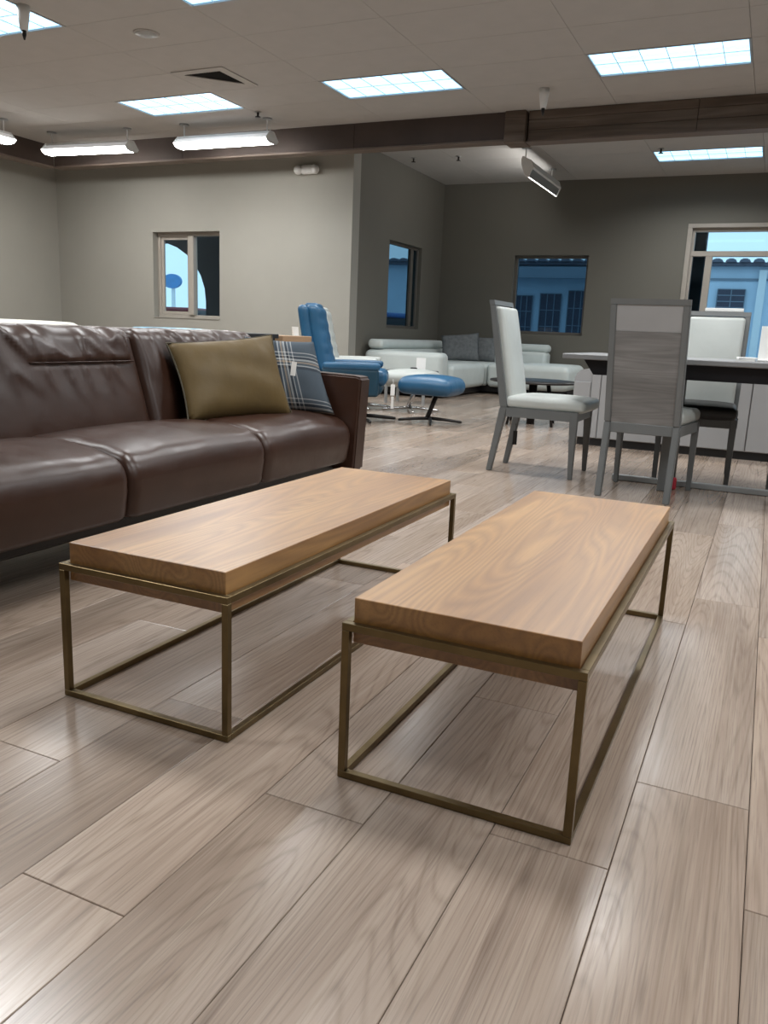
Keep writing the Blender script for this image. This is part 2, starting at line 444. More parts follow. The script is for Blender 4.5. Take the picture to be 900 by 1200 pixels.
def plank_mesh(items, name):
    V = []; Fc = []; col = []
    for it in items:
        v, f = plank_geo(*it); o = len(V); V += v; Fc += [tuple(i + o for i in q) for q in f]
        c = (rr.random(), rr.random(), rr.random(), 1); col += [c] * len(v)
    me = bpy.data.meshes.new(name); me.from_pydata(V, [], Fc)
    at = me.attributes.new('plank', 'FLOAT_COLOR', 'POINT')
    at.data.foreach_set('color', [x for c in col for x in c])
    return me
planks.sort(key=lambda t: -t[0])
for t in planks[:290]: mobj('plank', plank_mesh([t[1:]], 'plank'), 'oak_laminate', flo)
o = mobj('far_planks', plank_mesh([t[1:] for t in planks[290:]], 'far_planks'), 'oak_laminate', flo); o['kind'] = 'stuff'

# walls
def wall_y(name, y0, y1, x0, x1, holes, mat, z1=3.12):
    """wall along X with rectangular holes (xa,xb,za,zb)"""
    bx = []; x = x0
    for xa, xb, za, zb in sorted(holes):
        bx.append((x, xa, y0, y1, 0, z1))
        if za > 0: bx.append((xa, xb, y0, y1, 0, za))
        bx.append((xa, xb, y0, y1, zb, z1)); x = xb
    bx.append((x, x1, y0, y1, 0, z1))
    return struct(name, B(*bx), mat)
T = 0.2
W1 = (-8.13, -6.98, 0.89, 2.06); W3 = (-3.76, -2.63, 0.885, 2.046); W4 = (-1.245, 1.45, 0.04, 2.42)
struct('wall_left', B((XW0 - T, XW0, YW0 - T, YB + T, 0, 3.12)), 'wall_paint')
wall_y('wall_back_left', YB, YB + T, XW0, XS, [W1], 'wall_paint')
y_a, y_b = 10.60, 11.75
struct('wall_side', B((XS - T, XS, YB + T, y_a, 0, 3.12), (XS - T, XS, y_b, YF + T, 0, 3.12),
                      (XS - T, XS, y_a, y_b, 0, 0.88), (XS - T, XS, y_a, y_b, 2.065, 3.12)), 'wall_paint_shaded')
wall_y('wall_far', YF, YF + T, XS, XW1, [W3, W4], 'wall_paint_shaded')
struct('wall_right', B((XW1, XW1 + T, YW0 - T, YF + T, 0, 3.12)), 'wall_paint')
struct('wall_front', B((XW0, XW1, YW0 - T, YW0, 0, 3.12)), 'wall_paint')

# ceiling with lay-in tiles; troffers sit in cells of the same grid
cei = struct('ceiling', B((XW0 - T, XW1 + T, YW0 - T, YB + T, 3.118, 3.2), (XS - T, XW1 + T, YB + T, YF + T, 3.118, 3.2)), 'ceiling_void')
TX, TY = 1.25, 0.625
troff = []
for cx in (-6.70, -4.20, -1.70, 0.80):
    for cy in (7.245, 4.745, 2.245): troff.append((cx, cy))
troff += [(-4.20, -0.255), (0.80, -0.255), (3.30, 2.245)]  # the rearmost pair is unseen, added to brighten the near floor
troff_far = [(-1.65, 10.955), (0.85, 10.955)]
tiles = {}; rear_tiles = []
def tile(x0, x1, y0, y1):
    g = 0.0016
    key = (round(x1 - x0, 3), round(y1 - y0, 3))
    if key not in tiles:
        me = bpy.data.meshes.new('tile'); bm = B((g, key[0] - g, g, key[1] - g, 0, 0.016))
        bm.to_mesh(me); bm.free(); me.materials.append(MATS['tile_white']); tiles[key] = me
    if y1 < 1.0 or x0 > 3.2: rear_tiles.append((x0 + g, x1 - g, y0 + g, y1 - g, CEIL, CEIL + 0.016)); return
    o = bpy.data.objects.new('tile', tiles[key]); C.objects.link(o); o.location = (x0, y0, CEIL); o.parent = cei
def tile_region(xa, xb, ya, yb, ox, oy, skip):
    i0 = math.floor((xa - ox) / TX); j0 = math.floor((ya - oy) / TY)
    i = i0
    while ox + i * TX < xb - 0.01:
        j = j0
        while oy + j * TY < yb - 0.01:
            cx, cy = ox + i * TX, oy + j * TY
            x0, x1, y0, y1 = max(xa, cx), min(xb, cx + TX), max(ya, cy), min(yb, cy + TY)
            if x1 - x0 > 0.02 and y1 - y0 > 0.02 and not any(abs(cx - a) < 0.05 and abs(cy - b) < 0.05 for a, b in skip):
                tile(x0, x1, y0, y1)
            j += 1
        i += 1
tile_region(XW0, XW1, YW0, 8.78, -1.70, 7.245, troff)
tile_region(XS, XW1, 8.78, YF, -1.65, 10.955, troff_far)
tile_region(XW0, XS, 8.78, YB, -1.70, 7.245, [])
o = obj('rear_tiles', B(*rear_tiles), 'tile_white', cei); o['kind'] = 'stuff'

def make_troffer():
    t = thing('ceiling_light', 'x', 'ceiling light')
    fr = 0.018
    obj('frame', B((0, TX, 0, fr, -0.004, 0.03), (0, TX, TY - fr, TY, -0.004, 0.03), (0, fr, fr, TY - fr, -0.004, 0.03), (TX - fr, TX, fr, TY - fr, -0.004, 0.03)), 'metal_grey', t)
    bm = B((-0.5 * TX + fr, 0.5 * TX - fr, -0.5 * TY + fr, 0.5 * TY - fr, 0, 0.004))
    ln = obj('lens', bm, 'troffer_lens', t); ln.location = (TX / 2, TY / 2, 0.010)
    bars = [(TX * k / 6 - 0.0025, TX * k / 6 + 0.0025, fr, TY - fr, 0.003, 0.010) for k in range(1, 6)]
    bars += [(fr, TX - fr, TY / 2 - 0.0025, TY / 2 + 0.0025, 0.003, 0.010)]
    obj('lens_grid', B(*bars), 'metal_white', t)
    ld = bpy.data.lights.new('lamp', 'AREA'); ld.shape = 'RECTANGLE'; ld.size = TX - 0.05; ld.size_y = TY - 0.05
    ld.energy = TROFFER_W; ld.color = (1.0, 0.985, 0.96); ld.spread = math.radians(150)
    lo = bpy.data.objects.new('lamp', ld); C.objects.link(lo); lo.parent = t; lo.location = (TX / 2, TY / 2, -0.006)
    return t
TL_LAB = {(-6.70, 7.245): 'recessed rectangular ceiling light above the two hanging strip lamps',
          (-4.20, 7.245): 'recessed rectangular ceiling light beside the square air vent, left of the middle',
          (-1.70, 7.245): 'recessed ceiling light nearest the rough wooden beam at the right',
          (-6.70, 4.745): 'recessed ceiling light cut by the top left corner, behind the white cone',
          (-4.20, 4.745): 'recessed ceiling light just peeking in at the top edge'}
tro = make_troffer(); first = True
for (cx, cy) in troff + troff_far:
    if (cx, cy) in troff_far: lab = 'recessed ceiling light beyond the wooden beam, over the dining area' if cx < 0 else 'recessed ceiling light beyond the beam, outside the right edge'
    else: lab = TL_LAB.get((cx, cy), 'recessed rectangular ceiling light overhead, outside the picture')
    if first: tro.location = (cx, cy, CEIL); tro['label'] = lab; tro['group'] = 'recessed ceiling lights'; first = False
    else: dup(tro, (cx, cy, CEIL), 0, lab, 'recessed ceiling lights')

# beams
bea = struct('trim_1', B((-9.20, -2.80, 8.765, 8.90, 2.85, CEIL)), 'beam_paint')
bea['label'] = 'dark painted ceiling beam across the room'
for a, b in ((-9.20, -7.02), (-7.015, -4.6), (-4.595, -2.80)):
    obj('beam_board', B((a, b, 8.755, 8.77, 2.835, CEIL), bevel=0.002), 'beam_paint', bea)
obj('beam_ledge', B((-9.20, -2.80, 8.748, 8.92, 2.815, 2.838), bevel=0.003), 'beam_trim', bea)
be2 = struct('trim_2', B((-2.58, XW1, 8.80, 8.95, 2.83, CEIL)), 'beam_paint')
be2['label'] = 'rough wooden ceiling beam at the right'
yy = 2.81
for h in (0.105, 0.10, 0.085):
    x = -2.58
    for wdt in (1.65, 2.3, 2.43, 2.70):
        obj('beam_plank', B((x + 0.002, x + wdt - 0.002, 8.765 + 0.006 * random.random(), 8.81, yy, yy + h - 0.003), bevel=0.003), 'beam_wood', be2); x += wdt
    yy += h
obj('beam_post', B((-2.82, -2.60, 8.715, 8.97, 2.79, CEIL), bevel=0.006), 'beam_wood', be2)
obj('beam_underside', B((-2.60, XW1, 8.77, 8.95, 2.80, 2.812)), 'beam_trim', be2)
be3 = struct('trim_3', B((-9.36, -9.22, YW0, 8.76, 2.85, CEIL)), 'beam_paint')
be3['label'] = 'dark painted ceiling beam along the left wall'
for a, b in ((-3.5, 2.0), (2.005, 7.6), (7.605, 8.75)):
    obj('beam_board', B((-9.222, -9.205, a, b, 2.835, CEIL), bevel=0.002), 'beam_paint', be3)
obj('beam_ledge', B((-9.38, -9.195, YW0, 8.75, 2.815, 2.838), bevel=0.003), 'beam_trim', be3)

# windows ------------------------------------------------------------
def fr_rect(ax, u0, u1, z0, z1, d0, d1, fw):
    """frame bars; ax 'y' : wall along X (u = x, depth = y); ax 'x' : wall along Y"""
    bars = [(u0, u1, z0, z0 + fw), (u0, u1, z1 - fw, z1), (u0, u0 + fw, z0 + fw, z1 - fw), (u1 - fw, u1, z0 + fw, z1 - fw)]
    out = []
    for a, b, c, d in bars: out.append((a, b, d0, d1, c, d) if ax == 'y' else (d0, d1, a, b, c, d))
    return out
def pane(name, ax, u0, u1, z0, z1, d, mat, par):
    return obj(name, B((u0, u1, d, d + 0.006, z0, z1) if ax == 'y' else (d, d + 0.006, u0, u1, z0, z1)), mat, par)
w1 = struct('window_1', B(*fr_rect('y', W1[0], W1[1], W1[2], W1[3], YB + 0.10, YB + 0.17, 0.05), bevel=0.004), 'window_frame_paint')
w1['label'] = 'two-pane window in the pale wall above the brown sofa'
mx_ = (W1[0] + W1[1]) / 2 + 0.03
obj('mullion', B((mx_ - 0.045, mx_ + 0.045, YB + 0.07, YB + 0.17, W1[2] + 0.05, W1[3] - 0.05), bevel=0.006), 'window_frame_paint', w1)
obj('sash', B(*fr_rect('y', W1[0] + 0.05, mx_ - 0.045, W1[2] + 0.05, W1[3] - 0.05, YB + 0.115, YB + 0.155, 0.045), bevel=0.004), 'window_frame_paint', w1)
obj('sill', B((W1[0], W1[1], YB - 0.01, YB + 0.10, W1[2], W1[2] + 0.012)), 'wall_paint', w1)
pane('pane', 'y', W1[0] + 0.09, mx_ - 0.085, W1[2] + 0.09, W1[3] - 0.09, YB + 0.135, 'clear_glass', w1)
pane('pane', 'y', mx_ + 0.045, W1[1] - 0.05, W1[2] + 0.05, W1[3] - 0.05, YB + 0.135, 'clear_glass', w1)
w2 = struct('window_2', B(*fr_rect('x', y_a, y_b, 0.88, 2.065, XS - 0.10, XS - 0.05, 0.04), bevel=0.004), 'window_frame_bronze')
w2['label'] = 'narrow-looking dark window in the side wall beside the white sectional'
my = 11.50
obj('mullion', B((XS - 0.10, XS - 0.04, my - 0.04, my + 0.04, 0.92, 2.025), bevel=0.005), 'window_frame_bronze', w2)
pane('pane', 'x', y_a + 0.04, my - 0.04, 0.92, 2.025, XS - 0.08, 'tinted_glass', w2)
pane('pane', 'x', my + 0.04, y_b - 0.04, 0.92, 2.025, XS - 0.08, 'tinted_glass', w2)
w3 = struct('window_3', B(*fr_rect('y', W3[0], W3[1], W3[2], W3[3], YF + 0.08, YF + 0.15, 0.04), bevel=0.004), 'window_frame_bronze')
w3['label'] = 'single-pane dark window in the far wall above the sofa'
pane('pane', 'y', W3[0] + 0.04, W3[1] - 0.04, W3[2] + 0.04, W3[3] - 0.04, YF + 0.11, 'tinted_glass', w3)
w4 = struct('window_4', B(*fr_rect('y', W4[0], W4[1], W4[2], W4[3], YF + 0.05, YF + 0.15, 0.055), bevel=0.004), 'window_frame_paint')
w4['label'] = 'large window with transom in the far wall at the right'
obj('casing', B((W4[0] - 0.045, W4[0] + 0.02, YF - 0.015, YF + 0.05, 0, W4[3] - 0.011), (W4[0] - 0.045, W4[1] + 0.045, YF - 0.015, YF + 0.05, W4[3] - 0.01, W4[3] + 0.045), bevel=0.004), 'window_frame_paint', w4)
obj('transom_bar', B((W4[0] + 0.03, W4[1] - 0.03, YF + 0.04, YF + 0.15, 2.035, 2.105), bevel=0.004), 'window_frame_paint', w4)
obj('mullion', B((-1.02, -0.93, YF + 0.04, YF + 0.15, 0.05, 2.035), bevel=0.004), 'window_frame_paint', w4)
pane('pane', 'y', W4[0] + 0.05, W4[1] - 0.05, 2.105, W4[3] - 0.05, YF + 0.10, 'clear_glass', w4)
pane('pane', 'y', W4[0] + 0.05, -1.02, 0.09, 2.035, YF + 0.10, 'tinted_glass', w4)
pane('pane', 'y', -0.93, W4[1] - 0.05, 0.09, 2.035, YF + 0.10, 'clear_glass', w4)

# baseboards
struct('baseboard_far', B((XS, W4[0] - 0.05, YF - 0.012, YF, 0, 0.1)), 'window_frame_bronze')
struct('baseboard_side', B((XS, XS + 0.012, YB, YF - 0.012, 0, 0.1)), 'window_frame_bronze')
struct('baseboard_left', B((XW0, XW0 + 0.012, YW0, YB, 0, 0.1)), 'window_frame_bronze')
struct('baseboard_back', B((XW0 + 0.012, XS, YB - 0.012, YB, 0, 0.1)), 'window_frame_bronze')

# ------------------------------------------------------------------ the two coffee tables
def make_table():
    t = thing('coffee_table', 'x', 'coffee table')
    Wd, Ln, H, th, ins = 0.440, 1.272, 0.307, 0.045, 0.016
    s = 0.0145
    # wooden slab: sits through the frame, a rim shows under the top bars
    sl = obj('wood_top', B((ins, Wd - ins, ins, Ln - ins, H - 0.040, H + th), bevel=0.0012), 'table_wood', t)
    i2 = 0.014
    for x0, x1, y0, y1 in ((0, Wd, 0, s), (0, Wd, Ln - s, Ln), (0, s, s, Ln - s), (Wd - s, Wd, s, Ln - s)):
        obj('top_rail', B((x0, x1, y0, y1, H - s, H), bevel=0.0008), 'brass', t)
        obj('floor_rail', B((x0, x1, y0, y1, 0.001, s), bevel=0.0008), 'brass', t)
    for x in (0, Wd - s):
        for y in (0, Ln - s):
            obj('leg', B((x, x + s, y, y + s, s, H - s), bevel=0.0008), 'brass', t)
    return t
ta = make_table(); ta.location = (-1.329, 1.228, 0)
ta['label'] = 'long wooden coffee table with thin bronze frame, standing nearest the brown sofa'
ta['group'] = 'pair of coffee tables'
tb = dup(ta, (-0.638, 1.226, 0), 0, 'long wooden coffee table with thin bronze frame, standing in front at the right', 'pair of coffee tables')

# ------------------------------------------------------------------ brown leather sofa
so = thing('leather_sofa', 'dark brown leather sofa at the left holding two pillows', 'sofa', (-2.2, 2.2, 0))
def SO(x, y, z): return (x + 2.2, y - 2.2, z)
def sbx(*b): return (b[0] + 2.2, b[1] + 2.2, b[2] - 2.2, b[3] - 2.2, b[4], b[5])
obj('base', B(sbx(-2.60, -1.92, 0.80, 3.58, 0.13, 0.2), bevel=0.01), 'black', so)
for x in (-2.52, -1.98):
    for y in (0.86, 3.50): obj('leg', B(sbx(x, x + 0.05, y, y + 0.05, 0.0, 0.14), bevel=0.004), 'metal_dark', so)
def profcush(name, prof, y0, y1, mat, parent, endw=0.05, inset=0.03, fn=None, step=0.03):
    """cushion: closed xz profile swept along y, drawn in towards its middle at both ends"""
    cx = sum(p[0] for p in prof) / len(prof); cz = sum(p[1] for p in prof) / len(prof)
    ts = [0, 0.004, 0.010, 0.02, 0.034, endw]; n = max(2, int((y1 - y0 - 2 * endw) / step))
    ys = [y0 + t for t in ts] + [y0 + endw + (y1 - y0 - 2 * endw) * k / n for k in range(1, n)] + [y1 - t for t in ts[::-1]]
    V = []; Fc = []; N = len(prof)
    for y in ys:
        d = min(y - y0, y1 - y, endw) / endw
        k = inset * (1 - math.sqrt(max(0, 1 - (1 - d) ** 2)))
        for (x, z) in prof:
            dx, dz = x - cx, z - cz; l = math.hypot(dx, dz) or 1
            q = (x - dx / l * k, y, z - dz / l * k)
            V.append(fn(*q) if fn else q)
    for i in range(len(ys) - 1):
        for j in range(N): Fc.append((i * N + j, i * N + (j + 1) % N, (i + 1) * N + (j + 1) % N, (i + 1) * N + j))
    Fc.append(tuple(range(N))[::-1]); Fc.append(tuple((len(ys) - 1) * N + j for j in range(N)))
    me = bpy.data.meshes.new(name); me.from_pydata(V, [], Fc)
    bm = bmesh.new(); bm.from_mesh(me); bmesh.ops.recalc_face_normals(bm, faces=bm.faces[:]); bm.to_mesh(me); bm.free()
    return mobj(name, me, mat, parent, True)
def arc2(cx, cz, r, a0, a1, n): return [(cx + r * math.cos(math.radians(a0 + (a1 - a0) * k / n)), cz + r * math.sin(math.radians(a0 + (a1 - a0) * k / n))) for k in range(n + 1)]
sprof = [(-0.22, 0.19), (0.10, 0.185), (0.345, 0.185)] + arc2(0.352, 0.213, 0.028, -80, -15, 4) + [(0.386, 0.25), (0.392, 0.285)] + arc2(0.296, 0.312, 0.096, -8, 78, 9) + [(0.26, 0.417), (0.2, 0.425), (0.13, 0.43), (0.06, 0.43), (0.0, 0.427), (-0.07, 0.42), (-0.14, 0.41), (-0.22, 0.40)]
def ridge(v): return (1 - abs(mnoise.noise(v))) ** 4
for i, (a, b) in enumerate(((0.865, 1.985), (1.987, 2.773), (2.775, 3.525))):
    def f(x, y, z, a=a, b=b, i=i):
        u = (y + 2.2 - (a + b) / 2) / ((b - a) / 2)
        if x > 0.05 and z > 0.36:
            e = max(0, abs(u) - 0.55) / 0.45
            z += 0.010 * e * (ridge((y * 7, x * 10, i * 3.0)) - 0.5) + 0.003 * (ridge((y * 4, x * 12, 7 + i)) - 0.5)
        z += 0.010 * (1 - u ** 2) * (1 if z > 0.35 else 0)
        return x, y, z
    profcush('seat_cushion', sprof, a - 2.2, b - 2.2, 'brown_leather', so, 0.045, 0.030, f, 0.02)
def lean(x, y, z): return x - 0.30 * (z - 0.40), y, z
for i, (a, b) in enumerate(((0.865, 1.747), (1.753, 2.637), (2.643, 3.525))):
    c = (a + b) / 2; h0, h1 = c - 0.13 - 2.2, c + 0.385 - 2.2
    def sm(t): t = max(0, min(1, t)); return t * t * (3 - 2 * t)
    def f(x, y, z, a=a, b=b, i=i, h0=h0, h1=h1):
        u = (y + 2.2 - (a + b) / 2) / ((b - a) / 2)
        if x > -0.2:
            left = h0 - 0.10 * max(0, z - 0.665) / 0.12
            inside = sm((y - left) / 0.02) * sm((h1 - y) / 0.02) * sm((z - 0.662) / 0.014)
            seam = math.exp(-((z - 0.664) / 0.008) ** 2) * sm((y - h0) / 0.02) * sm((h1 - y) / 0.02)
            x += 0.016 * inside - 0.005 * seam
            wr = ridge((y * 13 + z * 9, z * 5 - y * 4, i * 5.1)) - 0.45
            x += inside * 0.013 * wr
            lo = sm((z - 0.52) / 0.12) * (1 - inside)
            x += lo * 0.012 * (ridge((y * 11 + z * 4, z * 4, 9 + i)) - 0.45) * (1 - u ** 6)
            z += 0.006 * inside * wr
        return lean(x, y, z)
    bc = softbox('back_cushion', SO(-2.53, a, 0.36), SO(-2.27, b, 0.79), 0.045, 'brown_leather', so, (0.018, 0, 0.004), f, 0.012, 5)
    zz = 0.664
    def on(y, z): return (-0.07 + 0.018 + 0.004 - 0.30 * (z - 0.40), y, z)
    bm = bmesh.new(); tube(bm, [on(h0 + (h1 - h0) * k / 12, zz) for k in range(13)], 0.003, 6); obj('stitched_seam', bm, 'brown_leather', bc, True)
softbox('back_shell', SO(-2.70, 0.80, 0.185), SO(-2.50, 3.58, 0.70), 0.05, 'brown_leather', so, (0, 0, 0), lambda x, y, z: (x - 0.1 * max(0, z - 0.3), y, z), 0.15)
for (a, b) in ((3.53, 3.635), (0.755, 0.86)):
    bm = bmesh.new()
    prism(bm, [(SO(-2.66, 0, 0)[0], 0.14), (SO(-1.80, 0, 0)[0], 0.14), (SO(-1.775, 0, 0)[0], 0.598), (SO(-1.80, 0, 0)[0], 0.606), (SO(-2.66, 0, 0)[0], 0.63)], 1, a - 2.2, b - 2.2)
    bmesh.ops.bevel(bm, geom=bm.edges[:], offset=0.010, segments=3, affect='EDGES')
    obj('armrest', bm, 'brown_leather', so)

# pillows on the sofa
def mid(root, vs): return [Vector(v) - Vector(root) for v in vs]
ol = thing('throw_pillow', 'olive brown leather pillow leaning on the brown sofa back', 'pillow', (-2.1, 3.0, 0.42))
cs = mid((-2.1, 3.0, 0.42), [(-2.15, 2.70, 0.418), (-1.995, 3.265, 0.418), (-2.15, 3.32, 0.785), (-2.335, 2.79, 0.735)])
po, ring = pillow('cover', *cs, 0.17, 'olive_leather', ol, 24, 0.07, 0.006, 3)
bm = bmesh.new(); tube(bm, ring, 0.0045, 6, True); obj('piping', bm, 'olive_piping', ol, True)
tg = B((-0.012, 0.012, -0.001, 0.001, -0.035, 0.03)); o = obj('price_tag', tg, 'paper', ol); o.location = (-2.035 + 2.1, 3.335 - 3.0, 0.215); o.rotation_euler = (0, 0.1, 0.5)
pl = thing('plaid_pillow', 'grey plaid pillow with white stripes, tucked against the sofa arm', 'pillow', (-2.1, 3.42, 0.42))
cs = mid((-2.1, 3.42, 0.42), [(-2.25, 3.30, 0.418), (-1.885, 3.475, 0.418), (-2.035, 3.515, 0.758), (-2.36, 3.40, 0.77)])
pillow('cover', *cs, 0.13, 'plaid_wool', pl, 22, 0.05, 0.004, 5)

# ------------------------------------------------------------------ dining chairs
def make_dchair(seatmat='white_leather'):
    t = thing('dining_chair', 'x', 'chair')
    hw = 0.196
    for s in (-1, 1):
        y0, y1 = (hw - 0.034, hw) if s > 0 else (-hw, -hw + 0.034)
        bm = bmesh.new(); prism(bm, [(-0.275, 0), (-0.243, 0), (-0.165, 0.40), (-0.213, 0.40)], 1, y0, y1)
        bmesh.ops.bevel(bm, geom=bm.edges[:], offset=0.004, segments=2, affect='EDGES'); obj('leg', bm, 'chair_lacquer', t)
        bm = bmesh.new()
        f0, f1 = (0.19, 0.225) if s > 0 else (-0.225, -0.19)
        q0, q1 = (0.194, 0.220) if s > 0 else (-0.220, -0.194)
        vs = [bm.verts.new(p) for p in ((0.245, q0, 0), (0.27, q0, 0), (0.27, q1, 0), (0.245, q1, 0), (0.225, f0, 0.40), (0.275, f0, 0.40), (0.275, f1, 0.40), (0.225, f1, 0.40))]
        for q in ((3, 2, 1, 0), (4, 5, 6, 7), (0, 1, 5, 4), (1, 2, 6, 5), (2, 3, 7, 6), (3, 0, 4, 7)): bm.faces.new([vs[i] for i in q])
        bmesh.ops.bevel(bm, geom=bm.edges[:], offset=0.003, segments=2, affect='EDGES'); obj('leg', bm, 'chair_lacquer', t)
        bm = bmesh.new(); prism(bm, [(-0.213, 0.40), (-0.165, 0.40), (-0.285, 1.01), (-0.318, 1.01)], 1, y0, y1)
        bmesh.ops.bevel(bm, geom=bm.edges[:], offset=0.004, segments=2, affect='EDGES'); obj('back_post', bm, 'chair_lacquer', t)
        bm = bmesh.new()
        prism(bm, [(-0.17, hw - 0.03), (0.23, 0.20), (0.23, 0.222), (-0.17, hw)] if s > 0 else [(-0.17, -hw), (0.23, -0.222), (0.23, -0.20), (-0.17, -hw + 0.03)], 2, 0.345, 0.40)
        obj('seat_rail', bm, 'chair_lacquer', t)
    obj('seat_rail', B((0.245, 0.27, -0.19, 0.19, 0.345, 0.40), bevel=0.003), 'chair_lacquer', t)
    obj('seat_rail', B((-0.205, -0.175, -0.165, 0.165, 0.345, 0.40), bevel=0.003), 'chair_lacquer', t)
    bm = bmesh.new(); prism(bm, [(-0.318, 1.008), (-0.285, 1.008), (-0.292, 1.036), (-0.324, 1.036)], 1, -hw, hw); obj('top_rail', bm, 'chair_lacquer', t)
    def sl(z): return -0.19 - (z - 0.40) * 0.19
    bm = bmesh.new(); prism(bm, [(sl(0.385) - 0.012, 0.385), (sl(0.385) + 0.004, 0.385), (sl(0.875) + 0.004, 0.875), (sl(0.875) - 0.010, 0.875)], 1, -hw + 0.034, hw - 0.034)
    obj('back_panel', bm, 'grey_wood', t)
    bm = bmesh.new(); prism(bm, [(sl(0.876) - 0.008, 0.876), (sl(0.876) + 0.004, 0.876), (sl(1.007) + 0.004, 1.007), (sl(1.007) - 0.008, 1.007)], 1, -hw + 0.034, hw - 0.034)
    obj('top_panel', bm, 'pale_panel', t)
    softbox('back_cushion', (-0.185, -hw + 0.026, 0.40), (-0.135, hw - 0.026, 1.0), 0.02, 'white_leather', t, (0.012, 0, 0), lambda x, y, z: (x - (z - 0.40) * 0.19, y, z), 0.06)
    def fs(x, y, z):
        k = (x + 0.19) / 0.5
        return x, y * (0.90 + 0.14 * k), z
    softbox('seat_cushion', (-0.18, -0.212, 0.398), (0.312, 0.212, 0.468), 0.028, seatmat, t, (0.012, 0, 0.016), fs, 0.05)
    return t
G = 'dining chairs'
ch = make_dchair(); ch.location = (-1.262, 5.035, 0); ch['group'] = G
ch['label'] = 'white leather dining chair seen side on at the left end of the table'
chM = dup(ch, (-0.565, 4.672, 0), PI / 2 - 0.07, 'grey dining chair turned away, showing its striped wooden back', G)
chE = dup(ch, (0.285, 4.95, 0), PI / 2, 'grey dining chair at the right edge, only a leg showing', G)
chR = make_dchair('upholstery_dark'); chR.location = (-0.355, 5.47, 0); chR.rotation_euler = (0, 0, -PI / 2 - 0.02); chR['group'] = G
chR['label'] = 'dining chair behind the table with dark seat and pale backrest'
def hang_tag(name, loc, par_label, cat, mat, h=0.09, wd=0.022, rz=0.4):
    t = thing(name, par_label, cat, loc, rz)
    bm = bmesh.new(); tube(bm, [(0, 0, 0), (0.004, 0, -0.03), (0, 0, -0.05)], 0.0025, 6); obj('string', bm, mat, t)
    obj('card', B((-wd / 2, wd / 2, -0.002, 0.002, -0.05 - h, -0.048), bevel=0.001), mat, t)
    return t
hang_tag('chair_tag', (-1.462, 5.19, 0.27), 'dark tag hanging on the rear leg of the side-on dining chair', 'tag', 'black', 0.09, 0.028)
hang_tag('chair_strap', (-0.145, 5.30, 0.45), 'black strap hanging at the side of the dark-seated chair', 'strap', 'black', 0.06, 0.02)
tag(obj('paper_sheet', B((-0.43, -0.20, 5.768, 5.80, 1.037, 1.058), bevel=0.002), 'paper'), 'white paper folded over the top of the chair behind the table', 'paper')

# dining table
dt = thing('dining_table', 'long dining table with thin grey top and deep black apron', 'table', (0, 5.03, 0))
obj('table_top', B((-1.06, 0.95, -0.43, 0.43, 0.717, 0.746), bevel=0.004), 'table_stone', dt)
bm = bmesh.new()
vs = []
for z, i in ((0.717, 0.0), (0.636, 0.055)):
    vs += [bm.verts.new(p) for p in ((-0.945 + i, -0.40 + i * 0.3, z), (0.85 - i, -0.40 + i * 0.3, z), (0.85 - i, 0.40 - i * 0.3, z), (-0.945 + i, 0.40 - i * 0.3, z))]
for q in ((0, 1, 2, 3), (7, 6, 5, 4), (0, 4, 5, 1), (1, 5, 6, 2), (2, 6, 7, 3), (3, 7, 4, 0)): bm.faces.new([vs[i] for i in q])
obj('apron', bm, 'black_gloss', dt)
for x in (-0.50, 0.42):
    for y in (-0.24, 0.19): obj('leg', B((x, x + 0.055, y, y + 0.055, 0, 0.64), bevel=0.004), 'chair_lacquer', dt)
    obj('foot_rail', B((x + 0.005, x + 0.05, -0.19, 0.19, 0.0, 0.035), bevel=0.003), 'metal_grey', dt)
obj('floor_bar', B((-0.79, 0.80, -0.02, 0.03, 0.001, 0.032), bevel=0.003), 'metal_grey', dt)
tag(obj('red_toy', B((-0.432, -0.405, 4.88, 4.91, 0.0, 0.07), bevel=0.008, seg=3), 'red_plastic'), 'small red object on the floor behind the turned-away chair leg', 'ornament')
# things on the dining table
t = thing('ornament', 'small white and gold ornament on the dining table left of the chair back', 'ornament', (-0.80, 4.86, 0.746))
bm = bmesh.new(); lathe(bm, [(0.028, 0), (0.034, 0.012), (0.03, 0.03), (0.012, 0.038)], 16); obj('body', bm, 'paper', t, True)
bm = bmesh.new(); lathe(bm, [(0.008, 0.036), (0.012, 0.05), (0.006, 0.062)], 12, (-0.012, 0, 0)); obj('finial', bm, 'gold', t, True)
t = thing('card_stand', 'white upright card on the dining table at the right edge', 'card', (0.03, 4.95, 0.746))
obj('base', B((-0.10, 0.10, -0.03, 0.03, 0, 0.012), bevel=0.003), 'paper', t); o = obj('card', B((-0.10, 0.10, -0.004, 0.004, 0.010, 0.19), bevel=0.001), 'paper', t); o.rotation_euler = (-0.12, 0, 0)
t = thing('paper_stack', 'flat white papers on the dining table beside the upright card', 'paper', (-0.12, 4.90, 0.746))
obj('sheets', B((-0.05, 0.04, -0.10, 0.10, 0, 0.012)), 'paper', t); o = obj('top_sheet', B((-0.05, 0.045, -0.10, 0.09, 0.0125, 0.02)), 'paper', t); o.rotation_euler = (0, 0, 0.1)

